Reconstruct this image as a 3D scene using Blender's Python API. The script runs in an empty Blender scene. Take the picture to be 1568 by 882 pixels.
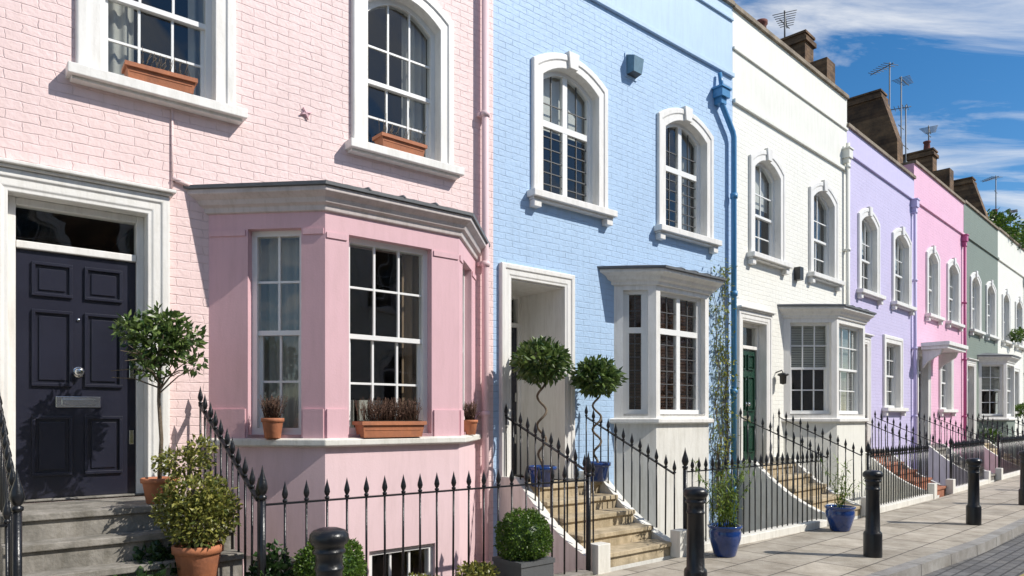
import bpy, math, random
from mathutils import Vector, Matrix, noise as mnoise
R=math.radians
random.seed(7)
scene=bpy.context.scene
C=bpy.context.collection
# ------------------------------------------------------------ materials
def nodes(name):
    m=bpy.data.materials.new(name); m.use_nodes=True
    nt=m.node_tree; nt.nodes.clear()
    return m,nt,nt.nodes,nt.links
def mk(name,col,rough=.6,var=.08,vs=2.5,bump='noise',bstr=.25,bscale=70,metal=0,col2=None,dirt=.0,trans=0,spec=.5,coat=0):
    m,nt,N,L=nodes(name)
    out=N.new('ShaderNodeOutputMaterial'); b=N.new('ShaderNodeBsdfPrincipled')
    L.new(b.outputs[0],out.inputs[0])
    tc=N.new('ShaderNodeTexCoord')
    b.inputs['Roughness'].default_value=rough; b.inputs['Metallic'].default_value=metal
    b.inputs['Specular IOR Level'].default_value=spec; b.inputs['Coat Weight'].default_value=coat
    n=N.new('ShaderNodeTexNoise'); n.inputs['Scale'].default_value=vs; n.inputs['Detail'].default_value=5; n.inputs['Roughness'].default_value=.65
    L.new(tc.outputs['Object'],n.inputs['Vector'])
    rp=N.new('ShaderNodeValToRGB'); rp.color_ramp.elements[0].position=.32; rp.color_ramp.elements[1].position=.68
    c2=col2 or tuple(c*(1-var*2) for c in col)
    rp.color_ramp.elements[0].color=(*c2,1); rp.color_ramp.elements[1].color=(*col,1)
    L.new(n.outputs['Fac'],rp.inputs['Fac'])
    colout=rp.outputs['Color']
    if dirt>0:
        mp=N.new('ShaderNodeMapping'); mp.inputs['Scale'].default_value=(9,9,1.2)
        L.new(tc.outputs['Object'],mp.inputs['Vector'])
        n2=N.new('ShaderNodeTexNoise'); n2.inputs['Scale'].default_value=1.3; n2.inputs['Detail'].default_value=7; n2.inputs['Roughness'].default_value=.75
        L.new(mp.outputs[0],n2.inputs['Vector'])
        r2=N.new('ShaderNodeValToRGB'); r2.color_ramp.elements[0].position=.3; r2.color_ramp.elements[1].position=.55
        r2.color_ramp.elements[0].color=(1-dirt,1-dirt*1.05,1-dirt*1.2,1); r2.color_ramp.elements[1].color=(1,1,1,1)
        L.new(n2.outputs['Fac'],r2.inputs['Fac'])
        mx=N.new('ShaderNodeMix'); mx.data_type='RGBA'; mx.blend_type='MULTIPLY'; mx.inputs[0].default_value=1
        L.new(colout,mx.inputs[6]); L.new(r2.outputs['Color'],mx.inputs[7]); colout=mx.outputs[2]
    bp=N.new('ShaderNodeBump'); bp.inputs['Strength'].default_value=bstr; bp.inputs['Distance'].default_value=.01
    if bump in('brick','rawbrick'):
        nz=N.new('ShaderNodeTexNoise'); nz.inputs['Scale'].default_value=9; nz.inputs['Detail'].default_value=3
        L.new(tc.outputs['Object'],nz.inputs['Vector'])
        sx=N.new('ShaderNodeSeparateXYZ'); L.new(tc.outputs['Object'],sx.inputs[0])
        ad=N.new('ShaderNodeMath'); ad.operation='ADD'; L.new(sx.outputs[0],ad.inputs[0]); L.new(sx.outputs[1],ad.inputs[1])
        cb=N.new('ShaderNodeCombineXYZ'); L.new(ad.outputs[0],cb.inputs[0]); L.new(sx.outputs[2],cb.inputs[1])
        vm=N.new('ShaderNodeVectorMath'); vm.operation='MULTIPLY_ADD'
        L.new(nz.outputs['Color'],vm.inputs[0]); vm.inputs[1].default_value=(.06,.024,0); L.new(cb.outputs[0],vm.inputs[2])
        bt=N.new('ShaderNodeTexBrick'); bt.inputs['Scale'].default_value=1; bt.inputs['Brick Width'].default_value=.225; bt.inputs['Row Height'].default_value=.077
        bt.inputs['Mortar Size'].default_value=.006; bt.inputs['Mortar Smooth'].default_value=.9; bt.inputs['Bias'].default_value=0
        bt.inputs['Color1'].default_value=(.15,.15,.15,1); bt.inputs['Color2'].default_value=(1,1,1,1); bt.inputs['Mortar'].default_value=(0,0,0,1)
        L.new(vm.outputs[0],bt.inputs['Vector'])
        n3=N.new('ShaderNodeTexNoise'); n3.inputs['Scale'].default_value=24; n3.inputs['Detail'].default_value=6; L.new(tc.outputs['Object'],n3.inputs['Vector'])
        # paint fills the joints unevenly
        n4=N.new('ShaderNodeTexNoise'); n4.inputs['Scale'].default_value=5; n4.inputs['Detail'].default_value=4; L.new(tc.outputs['Object'],n4.inputs['Vector'])
        mr=N.new('ShaderNodeMapRange'); mr.inputs[1].default_value=.38;mr.inputs[2].default_value=.62;mr.inputs[3].default_value=-.12;mr.inputs[4].default_value=-1.2; L.new(n4.outputs['Fac'],mr.inputs[0])
        m1=N.new('ShaderNodeMath'); m1.operation='MULTIPLY_ADD'; L.new(bt.outputs['Fac'],m1.inputs[0]); m1.inputs[1].default_value=-1.0; L.new(n3.outputs['Fac'],m1.inputs[2])
        if bump=='brick': L.new(mr.outputs[0],m1.inputs[1])
        rgb=N.new('ShaderNodeRGBToBW'); L.new(bt.outputs['Color'],rgb.inputs[0])
        m2=N.new('ShaderNodeMath'); m2.operation='MULTIPLY_ADD'; L.new(rgb.outputs[0],m2.inputs[0]); m2.inputs[1].default_value=.4; L.new(m1.outputs[0],m2.inputs[2])
        L.new(m2.outputs[0],bp.inputs['Height'])
        mx=N.new('ShaderNodeMix'); mx.data_type='RGBA'; mx.blend_type='MULTIPLY'; 
        L.new(colout,mx.inputs[6])
        if bump=='brick':
            mm=N.new('ShaderNodeMath'); mm.operation='MULTIPLY'; L.new(bt.outputs['Fac'],mm.inputs[0]); L.new(n4.outputs['Fac'],mm.inputs[1])
            L.new(mm.outputs[0],mx.inputs[0]); mx.inputs[7].default_value=(.84,.82,.82,1)
            colout=mx.outputs[2]
        else:
            mx.inputs[0].default_value=.8; 
            bt.inputs['Color1'].default_value=(.35,.3,.3,1); bt.inputs['Mortar'].default_value=(.9,.85,.75,1)
            L.new(bt.outputs['Color'],mx.inputs[7]); colout=mx.outputs[2]
    else:
        n3=N.new('ShaderNodeTexNoise'); n3.inputs['Scale'].default_value=bscale; n3.inputs['Detail'].default_value=5; L.new(tc.outputs['Object'],n3.inputs['Vector'])
        L.new(n3.outputs['Fac'],bp.inputs['Height'])
    L.new(bp.outputs[0],b.inputs['Normal'])
    L.new(colout,b.inputs['Base Color'])
    if trans:
        tr=N.new('ShaderNodeBsdfTranslucent'); L.new(colout,tr.inputs[0])
        ms=N.new('ShaderNodeMixShader'); ms.inputs[0].default_value=trans
        L.new(b.outputs[0],ms.inputs[1]); L.new(tr.outputs[0],ms.inputs[2]); L.new(ms.outputs[0],out.inputs[0])
    return m
def slabs(name,c1,c2,mort,bw,rh,ms,rot,rough=.8,bst=.5):
    m,nt,N,L=nodes(name)
    out=N.new('ShaderNodeOutputMaterial'); b=N.new('ShaderNodeBsdfPrincipled'); L.new(b.outputs[0],out.inputs[0])
    tc=N.new('ShaderNodeTexCoord'); mp=N.new('ShaderNodeMapping'); mp.inputs['Rotation'].default_value=(0,0,rot)
    L.new(tc.outputs['Object'],mp.inputs[0])
    bt=N.new('ShaderNodeTexBrick'); bt.inputs['Scale'].default_value=1; bt.inputs['Brick Width'].default_value=bw; bt.inputs['Row Height'].default_value=rh
    bt.inputs['Mortar Size'].default_value=ms; bt.inputs['Mortar Smooth'].default_value=.3
    bt.inputs['Color1'].default_value=(*c1,1); bt.inputs['Color2'].default_value=(*c2,1); bt.inputs['Mortar'].default_value=(*mort,1)
    L.new(mp.outputs[0],bt.inputs['Vector'])
    n=N.new('ShaderNodeTexNoise'); n.inputs['Scale'].default_value=2.2; n.inputs['Detail'].default_value=8; n.inputs['Roughness'].default_value=.75
    L.new(tc.outputs['Object'],n.inputs['Vector'])
    rp=N.new('ShaderNodeValToRGB'); rp.color_ramp.elements[0].position=.3; rp.color_ramp.elements[1].position=.62
    rp.color_ramp.elements[0].color=(.5,.47,.43,1); rp.color_ramp.elements[1].color=(1,1,1,1); L.new(n.outputs['Fac'],rp.inputs[0])
    mx=N.new('ShaderNodeMix'); mx.data_type='RGBA'; mx.blend_type='MULTIPLY'; mx.inputs[0].default_value=1
    L.new(bt.outputs['Color'],mx.inputs[6]); L.new(rp.outputs[0],mx.inputs[7]); L.new(mx.outputs[2],b.inputs['Base Color'])
    b.inputs['Roughness'].default_value=rough
    n3=N.new('ShaderNodeTexNoise'); n3.inputs['Scale'].default_value=60; n3.inputs['Detail'].default_value=6; L.new(tc.outputs['Object'],n3.inputs['Vector'])
    m1=N.new('ShaderNodeMath'); m1.operation='MULTIPLY_ADD'; L.new(bt.outputs['Fac'],m1.inputs[0]); m1.inputs[1].default_value=-1.2; L.new(n3.outputs['Fac'],m1.inputs[2])
    bp=N.new('ShaderNodeBump'); bp.inputs['Strength'].default_value=bst; bp.inputs['Distance'].default_value=.012
    L.new(m1.outputs[0],bp.inputs['Height']); L.new(bp.outputs[0],b.inputs['Normal'])
    return m
def glassmat():
    m,nt,N,L=nodes('window_glass')
    out=N.new('ShaderNodeOutputMaterial'); g=N.new('ShaderNodeBsdfGlossy'); t=N.new('ShaderNodeBsdfTransparent')
    g.inputs['Roughness'].default_value=.015; t.inputs[0].default_value=(.88,.91,.9,1)
    ge=N.new('ShaderNodeNewGeometry'); dt=N.new('ShaderNodeVectorMath'); dt.operation='DOT_PRODUCT'
    L.new(ge.outputs['Normal'],dt.inputs[0]);L.new(ge.outputs['Incoming'],dt.inputs[1])
    ab=N.new('ShaderNodeMath');ab.operation='ABSOLUTE';L.new(dt.outputs['Value'],ab.inputs[0])
    om=N.new('ShaderNodeMath');om.operation='SUBTRACT';om.inputs[0].default_value=1;om.use_clamp=True;L.new(ab.outputs[0],om.inputs[1])
    pw=N.new('ShaderNodeMath');pw.operation='POWER';pw.inputs[1].default_value=4;L.new(om.outputs[0],pw.inputs[0])
    mu=N.new('ShaderNodeMath'); mu.operation='MULTIPLY_ADD'; mu.inputs[1].default_value=.88; mu.inputs[2].default_value=.085; mu.use_clamp=True
    L.new(pw.outputs[0],mu.inputs[0])
    ms=N.new('ShaderNodeMixShader'); L.new(mu.outputs[0],ms.inputs[0]); L.new(t.outputs[0],ms.inputs[1]); L.new(g.outputs[0],ms.inputs[2]); L.new(ms.outputs[0],out.inputs[0])
    tc=N.new('ShaderNodeTexCoord'); n=N.new('ShaderNodeTexNoise'); n.inputs['Scale'].default_value=2.2; n.inputs['Detail'].default_value=1; L.new(tc.outputs['Object'],n.inputs['Vector'])
    bp=N.new('ShaderNodeBump'); bp.inputs['Strength'].default_value=.3; bp.inputs['Distance'].default_value=.02
    L.new(n.outputs['Fac'],bp.inputs['Height']); L.new(bp.outputs[0],g.inputs['Normal'])
    return m
GL=glassmat()
TRIM=mk('white_trim_paint',(.83,.81,.77),.45,.03,3,'noise',.15,40,dirt=.17)
TRIMC=mk('white_stucco',(.78,.76,.7),.6,.06,2,'noise',.2,50,dirt=.22)
SASH=mk('sash_paint',(.82,.82,.8),.35,.02,6,'noise',.05)
LEADB=mk('leaded_bar',(.1,.1,.1),.5,.02,6,'noise',.05)
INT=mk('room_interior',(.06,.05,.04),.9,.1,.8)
CUR=mk('curtain_cloth',(.6,.58,.53),.9,.05,4,'noise',.1,trans=.3)
CUR2=mk('beige_curtain_cloth',(.32,.22,.14),.9,.08,4,'noise',.1,trans=.2)
BLINDW=mk('white_blind',(.6,.59,.55),.7,.04,4,'noise',.05)
BLINDB=mk('wooden_blind',(.13,.06,.035),.5,.1,8,'noise',.1)
LEAD=mk('lead_roof',(.17,.18,.19),.55,.12,5,'noise',.4,12)
IRON=mk('black_iron_paint',(.012,.013,.016),.32,.2,8,'noise',.25,50)
STOCK=mk('stock_brick',(.27,.16,.08),.9,.1,2.5,'rawbrick',.8,col2=(.08,.05,.03))
TERRA=mk('terracotta',(.52,.19,.085),.75,.12,6,'noise',.3,40,col2=(.36,.14,.075),dirt=.15)
REDPOT=mk('red_clay_pot',(.26,.07,.05),.85,.1,5,col2=(.12,.05,.04))
BLUEGL=mk('blue_glaze',(.012,.05,.22),.12,.2,5,'noise',.1,15,coat=.6)
STEPP=mk('grey_step_stone',(.34,.315,.28),.85,.15,5,'noise',.6,35,col2=(.15,.14,.12),dirt=.3)
STEPY=mk('sandstone_step',(.6,.49,.33),.85,.1,4,'noise',.6,35,col2=(.32,.26,.17),dirt=.35)
COPE=mk('coping_stone',(.33,.27,.2),.85,.2,3,'noise',.6,30,col2=(.14,.11,.08))
CHROME=mk('polished_nickel',(.7,.7,.7),.15,.05,5,'noise',.02,metal=1)
SOIL=mk('soil',(.03,.022,.015),.95,.2,20,'noise',1)
GREYPL=mk('grey_planter',(.1,.105,.11),.6,.1,6)
BARK=mk('bark',(.17,.13,.09),.9,.2,20,'noise',.8,60)
# ------------------------------------------------------------ mesh builder
class MB:
    def __init__(s): s.v=[];s.f=[];s.mi=[];s.sm=[];s.m=[]
    def mat(s,m):
        if m not in s.m: s.m.append(m)
        return s.m.index(m)
    def add(s,M,pts,faces,m,smooth=False):
        b=len(s.v)
        for p in pts: s.v.append(tuple(M@Vector(p)) if M else tuple(p))
        k=s.mat(m)
        for f in faces: s.f.append([b+i for i in f]); s.mi.append(k); s.sm.append(smooth)
    def box(s,M,x0,x1,y0,y1,z0,z1,m):
        P=[(x0,y0,z0),(x1,y0,z0),(x1,y1,z0),(x0,y1,z0),(x0,y0,z1),(x1,y0,z1),(x1,y1,z1),(x0,y1,z1)]
        s.add(M,P,[(0,3,2,1),(4,5,6,7),(0,1,5,4),(1,2,6,5),(2,3,7,6),(3,0,4,7)],m)
    def prism(s,M,poly,x0,x1,m):
        n=len(poly); P=[(x0,y,z) for y,z in poly]+[(x1,y,z) for y,z in poly]
        s.add(M,P,[tuple(range(n))[::-1],tuple(range(n,2*n))]+[(i,(i+1)%n,(i+1)%n+n,i+n) for i in range(n)],m)
    def lathe(s,M,prof,seg,m):
        P=[];F=[]
        for r,z in prof:
            for i in range(seg):
                a=2*math.pi*i/seg; P.append((r*math.cos(a),r*math.sin(a),z))
        for j in range(len(prof)-1):
            for i in range(seg):
                k=(i+1)%seg; F.append((j*seg+i,j*seg+k,(j+1)*seg+k,(j+1)*seg+i))
        s.add(M,P,F,m,True)
    def tube(s,M,pts,r,seg,m,taper=None):
        pts=[Vector(p) for p in pts]; P=[];F=[];n=len(pts)
        for j,p in enumerate(pts):
            t=(pts[min(j+1,n-1)]-pts[max(j-1,0)]).normalized()
            ref=Vector((0,0,1)) if abs(t.z)<.9 else Vector((1,0,0))
            a=t.cross(ref).normalized(); b=t.cross(a)
            rr=r if taper is None else r+(taper-r)*j/(n-1)
            for i in range(seg):
                an=2*math.pi*i/seg; P.append(tuple(p+a*rr*math.cos(an)+b*rr*math.sin(an)))
        for j in range(n-1):
            for i in range(seg):
                k=(i+1)%seg; F.append((j*seg+i,j*seg+k,(j+1)*seg+k,(j+1)*seg+i))
        F.append(tuple(range(seg))[::-1]);F.append(tuple(range((n-1)*seg,n*seg)))
        s.add(M,P,F,m,True)
    def loft(s,M,rings,m,capb=True,capt=True):
        n=len(rings[0]);P=[p for r in rings for p in r];F=[]
        for j in range(len(rings)-1):
            for i in range(n-1): F.append((j*n+i,j*n+i+1,(j+1)*n+i+1,(j+1)*n+i))
        if capb:F.append(tuple(range(n))[::-1])
        if capt:F.append(tuple(range((len(rings)-1)*n,len(rings)*n)))
        s.add(M,P,F,m)
    def wall(s,M,x0,x1,z0,z1,holes,m,y=0):
        xs=sorted(set([x0,x1]+[h[0] for h in holes]+[h[1] for h in holes])); xs=[x for x in xs if x0<=x<=x1]
        zs=sorted(set([z0,z1]+[h[2] for h in holes]+[h[3] for h in holes])); zs=[z for z in zs if z0<=z<=z1]
        for i in range(len(xs)-1):
            for j in range(len(zs)-1):
                cx=(xs[i]+xs[i+1])/2;cz=(zs[j]+zs[j+1])/2
                if any(h[0]<cx<h[1] and h[2]<cz<h[3] for h in holes): continue
                s.add(M,[(xs[i],y,zs[j]),(xs[i+1],y,zs[j]),(xs[i+1],y,zs[j+1]),(xs[i],y,zs[j+1])],[(0,1,2,3)],m)
    def sweep(s,M,op,prof,m):
        x0,x1,z0,zs,za=op; rings=[]
        for o,y in prof: rings.append([(x,y,z) for x,z in outline(x0-o,x1+o,z0,zs+o*(.85 if za>zs else 1),za+o)])
        n=len(rings[0]);P=[p for r in rings for p in r];F=[]
        for j in range(len(rings)-1):
            for i in range(n-1): F.append((j*n+i,(j+1)*n+i,(j+1)*n+i+1,j*n+i+1))
        s.add(M,P,F,m)
    def obj(s,name,parent=None,bevel=0):
        me=bpy.data.meshes.new(name); me.from_pydata(s.v,[],s.f)
        for m in s.m: me.materials.append(m)
        me.polygons.foreach_set('material_index',s.mi); me.polygons.foreach_set('use_smooth',s.sm); me.update()
        o=bpy.data.objects.new(name,me); C.objects.link(o)
        if parent: o.parent=parent
        if bevel:
            b=o.modifiers.new('bevel','BEVEL'); b.width=bevel; b.segments=2; b.limit_method='ANGLE'; b.angle_limit=R(40)
        return o
def outline(x0,x1,z0,zs,za,n=12):
    pts=[(x0,z0)]; m=(x0+x1)/2;h=(x1-x0)/2
    if za-zs<.02: return [(x0,z0),(x0,za),(x1,za),(x1,z0)]
    for i in range(n+1):
        x=x0+(x1-x0)*i/n; pts.append((x,zs+(za-zs)*(1-((x-m)/h)**2)))
    pts.append((x1,z0)); return pts
def archz(op,x):
    x0,x1,z0,zs,za=op; m=(x0+x1)/2;h=(x1-x0)/2
    return zs+(za-zs)*(1-((x-m)/h)**2)
def empty(name,M=None):
    e=bpy.data.objects.new(name,None); C.objects.link(e); e.empty_display_size=.3
    if M is not None: e.matrix_world=M
    return e
# ------------------------------------------------------------ street frames
FR={'P':((-4.244,5.223),50.9,5.18),'B':((-.227,8.49),49.6,5.10),'W':((3.66,11.80),45.9,4.86),'L':((7.15,15.18),44.8,4.73),
    'Q':((10.48,18.54),45,5.02),'G':((14.03,22.08),45,4.71),'V':((17.36,25.41),45,4.85)}
def dirn(a): return (math.sin(R(a)),math.cos(R(a)))
d=dirn(50.9); FR['N']=((-4.244-5*d[0],5.223-5*d[1]),50.9,5.0)
prev='V'
for k in ('X1','X2','X3','X4','X5'):
    O,a,w=FR[prev];d=dirn(a);FR[k]=((O[0]+d[0]*w,O[1]+d[1]*w),45,4.85);prev=k
FM={k:Matrix.Translation((v[0][0],v[0][1],0))@Matrix.Rotation(R(90-v[1]),4,'Z') for k,v in FR.items()}
def W(k,s,p,z): return FM[k]@Vector((s,-p,z))
ORDER=['N','P','B','W','L','Q','G','V','X1','X2','X3','X4','X5']
# ------------------------------------------------------------ window pieces
SUR=[(0,.14),(0,-.035),(.09,-.035),(.1,-.05),(.165,-.05),(.18,-.035),(.18,.01)]
def glazing(fr,gl,M,op,y,style,mat):
    x0,x1,z0,zs,za=op
    fw=.05
    fr.sweep(M,op,[(0,y-.01),(-fw,y-.01),(-fw,y+.07)],mat)
    fr.box(M,x0,x1,y-.012,y+.08,z0,z0+.06,mat)
    a0=x0+fw;a1=x1-fw;zt=lambda x: archz(op,x)-.03 if za>zs+.02 else za-.03
    if style[0]=='sash':
        cols,rt,rb=style[1:]; zm=z0+(zs-z0)*.5
        yu=y+.02;yl=y+.05
        fr.box(M,a0-.005,a1+.005,yu-.012,yl+.02,zm-.022,zm+.022,mat)
        for i in range(1,cols):
            x=a0+(a1-a0)*i/cols
            fr.box(M,x-.01,x+.01,yu-.008,yu+.02,zm+.02,zt(x),mat); fr.box(M,x-.01,x+.01,yl-.008,yl+.02,z0+.05,zm-.02,mat)
        for j in range(1,rt):
            z=zm+(zs-zm)*j/rt; fr.box(M,a0-.005,a1+.005,yu-.006,yu+.018,z-.01,z+.01,mat)
        for j in range(1,rb):
            z=z0+.04+(zm-z0-.04)*j/rb; fr.box(M,a0-.005,a1+.005,yl-.006,yl+.018,z-.01,z+.01,mat)
        fr.box(M,a0-.004,a0+.03,yl-.01,yl+.02,z0+.05,zm,mat);fr.box(M,a1-.03,a1+.004,yl-.01,yl+.02,z0+.05,zm,mat)
        lo=[(a0,yl+.005,z0+.04),(a1,yl+.005,z0+.04),(a1,yl+.005,zm),(a0,yl+.005,zm)]
        gl.add(M,lo,[(0,1,2,3)],GL)
        up=outline(a0,a1,zm,zs-.03,za-.03) if za>zs+.02 else [(a0,zm),(a0,za-.02),(a1,za-.02),(a1,zm)]
        gl.add(M,[(x,yu+.006,z) for x,z in up],[tuple(range(len(up)))[::-1]],GL)
    else:
        n,tr=style[1:3]; zt0=z0+(zs-z0)*tr
        yy=y+.02
        fr.box(M,a0-.005,a1+.005,yy-.02,yy+.04,zt0-.04,zt0+.04,mat)
        for i in range(n+1):
            x=a0+(a1-a0)*i/n
            hw=.042 if 0<i<n else .035
            fr.box(M,x-hw,x+hw,yy-.018,yy+.038,z0+.05,zt0-.03,mat); fr.box(M,x-hw,x+hw,yy-.018,yy+.038,zt0+.03,zt(min(max(x,a0+.03),a1-.03)),mat)
        for i in range(n):
            c0=a0+(a1-a0)*i/n;c1=a0+(a1-a0)*(i+1)/n
            xm=(c0+c1)/2
            fr.box(M,xm-.006,xm+.006,yy,yy+.02,z0+.05,zt(xm),LEADB)
            rows=6
            for j in range(1,rows):
                z=z0+.05+(zt0-z0-.05)*j/rows; fr.box(M,c0+.02,c1-.02,yy+.002,yy+.018,z-.006,z+.006,LEADB)
            z=(zt0+zs)/2; fr.box(M,c0+.02,c1-.02,yy+.002,yy+.018,z-.006,z+.006,LEADB)
        up=outline(a0,a1,z0+.04,zs-.03,za-.03) if za>zs+.02 else [(a0,z0),(a0,za-.02),(a1,za-.02),(a1,z0)]
        gl.add(M,[(x,yy+.012,z) for x,z in up],[tuple(range(len(up)))[::-1]],GL)
def curtain(cu,M,x0,x1,z0,z1,y,m,amp=.02,per=.09):
    n=max(8,int((x1-x0)/.015)); P=[];F=[]
    ph=random.random()*6
    for i in range(n+1):
        x=x0+(x1-x0)*i/n
        yy=y+amp*math.sin(2*math.pi*x/per+ph)+amp*.5*math.sin(2*math.pi*x/(per*2.3)+ph*2)
        P+= [(x,yy,z0),(x+random.uniform(-.002,.002),yy*.98+y*.02,z1)]
    for i in range(n): F.append((2*i,2*i+2,2*i+3,2*i+1))
    cu.add(M,P,F,m,True)
def blind(cu,M,x0,x1,z0,z1,y,m,step=.045):
    z=z1
    while z>z0:
        cu.add(M,[(x0,y-.008,z),(x1,y-.008,z),(x1,y+.012,z-step*.8),(x0,y+.012,z-step*.8)],[(0,1,2,3)],m); z-=step
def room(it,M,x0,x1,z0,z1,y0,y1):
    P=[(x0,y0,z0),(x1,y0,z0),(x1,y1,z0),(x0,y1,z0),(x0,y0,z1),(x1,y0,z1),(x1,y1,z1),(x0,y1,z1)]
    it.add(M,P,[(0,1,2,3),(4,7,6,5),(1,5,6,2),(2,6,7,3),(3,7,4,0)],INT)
def upper_window(B,M,x0,x1,style,z0=4.43,zs=5.95,za=6.15,arch=True,key=True,brackets=True,wallm=None,cur=1,sd=None,sp=None):
    op=(x0,x1,z0,zs,za if arch else zs)
    B['trim'].sweep(M,op,SUR,TRIM)
    if key and arch:
        m=(x0+x1)/2
        B['trim'].add(M,[(m-.07,-.075,za+.0),(m+.07,-.075,za+.0),(m+.1,-.075,za+.215),(m-.1,-.075,za+.215),(m-.07,.0,za),(m+.07,.0,za),(m+.1,.0,za+.215),(m-.1,.0,za+.215)],[(0,1,2,3),(0,4,5,1),(1,5,6,2),(2,6,7,3),(3,7,4,0)],TRIM)
    B['trim'].box(M,x0-.25,x1+.25,-.15,.13,z0-.085,z0,TRIM); B['trim'].box(M,x0-.22,x1+.22,-.1,0,z0-.11,z0-.085,TRIM)
    if brackets:
        for x in (x0-.15,x1+.15): B['trim'].box(M,x-.06,x+.06,-.1,-.001,z0-.2,z0-.112,TRIM)
    glazing(B['frame'],B['glass'],M,op,.1,style,SASH)
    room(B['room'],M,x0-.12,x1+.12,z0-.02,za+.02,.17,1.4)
    if cur==1:
        curtain(B['cur'],M,x0+.02,x0+.3,z0,za,.25,CUR); curtain(B['cur'],M,x1-.16,x1-.02,z0,za,.25,CUR)
    elif cur==2:
        curtain(B['cur'],M,x0+.02,x1-.02,z0,za,.27,CUR,per=.13)
    elif cur==3:
        curtain(B['cur'],M,x0+.02,x0+.16,z0,za,.25,CUR2); curtain(B['cur'],M,x1-.32,x1-.02,z0,za,.25,CUR)
    elif cur==4:
        B['cur'].box(M,x0+.02,x1-.02,.22,.225,z0+(za-z0)*.55,za,BLINDW)
    return (x0,x1,z0-.0,(za if arch else zs))
def bpoly(s0,s1,p,oh,z):
    r=math.sqrt(2)
    return [(s0-oh*r,0.002,z),(s0+p-oh*(r-1),-(p+oh),z),(s1-p+oh*(r-1),-(p+oh),z),(s1+oh*r,0.002,z)]
def bay(B,s0,s1,p,zs,wallm,basem,upm,style_c,style_f,holes,trimw=TRIM,oh=.14,ztop=3.47,framem=SASH,zb=-2,basewin=False,ff=0.0):
    pts=[(s0,0),(s0+p,-p),(s1-p,-p),(s1,0)]
    for i in range(3):
        A=pts[i];Bp=pts[i+1];ln=math.hypot(Bp[0]-A[0],Bp[1]-A[1]);an=math.atan2(Bp[1]-A[1],Bp[0]-A[0])
        M=Matrix.Translation((A[0],A[1],0))@Matrix.Rotation(an,4,'Z')
        bh=[]
        if basewin and i in(0,1):
            bh=[(ln*.3,ln*.8,-.9,.36)]
            opb=(ln*.3,ln*.8,-.9,.36,.36); B['bay'].sweep(M,opb,[(0,.1),(0,0)],basem)
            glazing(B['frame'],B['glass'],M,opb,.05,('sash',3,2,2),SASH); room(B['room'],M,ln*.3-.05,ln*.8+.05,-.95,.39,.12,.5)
        B['bay'].wall(M,0,ln,zb,zs-.08,bh,basem)
        hx0,hx1,hz0,hz1=holes[i]; hx1=ln-hx1
        B['bay'].wall(M,0,ln,zs,ztop,[(hx0,hx1,hz0,hz1)],upm)
        op=(hx0,hx1,hz0,hz1,hz1)
        B['bay'].sweep(M,op,[(0,.16),(0,0)],upm); B['bay'].box(M,hx0,hx1,.0,.16,hz0-.03,hz0,upm)
        glazing(B['frame'],B['glass'],M,op,.09,style_f if i==1 else style_c,framem)
        if ff>0:
            for (a,b) in ((0.012,hx0-.02),(hx1+.02,ln-.012)):
                if b-a>.06:
                    B['bay'].box(M,a,b,-.018,.03,zs,zs+.26,upm); B['bay'].box(M,a+.0,b,-.012,.03,hz1-.06,hz1-.01,upm)
            if i!=1: curtain(B['cur'],M,hx0-.0,hx1-.06,hz0,hz1,.24,CUR)
            else:
                curtain(B['cur'],M,hx1-.2,hx1+.02,hz0,hz1,.24,CUR2); curtain(B['cur'],M,hx0-.02,hx0+.1,hz0,hz1,.24,CUR2)
        elif style_f[0]=='cas':
            if i!=2: blind(B['cur'],M,hx0+.02,hx1-.02,hz0,hz1,.22,BLINDB)
        else:
            if i==0: blind(B['cur'],M,hx0+.02,hx1-.02,hz0+(hz1-hz0)*.52,hz1,.21,BLINDW)
            if i==1: blind(B['cur'],M,hx0+.02,hx1-.02,hz0+.1,hz1,.21,BLINDW)
    B['trim'].loft(None,[bpoly(s0,s1,p,o,z) for o,z in ((.03,zs-.08),(.07,zs-.065),(.07,zs-.012),(.02,zs))],trimw)
    k=oh/.14
    rings=[bpoly(s0,s1,p,o*k,z) for o,z in ((.0,ztop-.02),(.025,ztop-.015),(.03,ztop+.03),(.06,ztop+.05),(.075,ztop+.09),(.12,ztop+.125),(.13,ztop+.13),(.13,ztop+.175))]
    B['trim'].loft(None,rings,trimw if ff==0 else B['eavem'])
    B['lead'].loft(None,[bpoly(s0,s1,p,o,z) for o,z in ((oh*1.1,ztop+.176),(oh*1.12,ztop+.205),(oh*.9,ztop+.215),(-p*.75,ztop+.33))],LEAD)
    for t in (.25,.5,.75):
        x=s0+p+(s1-s0-2*p)*t
        B['lead'].tube(None,[(x,-p-oh*1.13,ztop+.2),(x,-p-oh*.9,ztop+.225),(x,-.0,ztop+.34)],.014,6,LEAD)
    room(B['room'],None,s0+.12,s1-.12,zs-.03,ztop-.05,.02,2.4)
    return (s0+.15,s1-.15,zs,ztop-.1)
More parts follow.
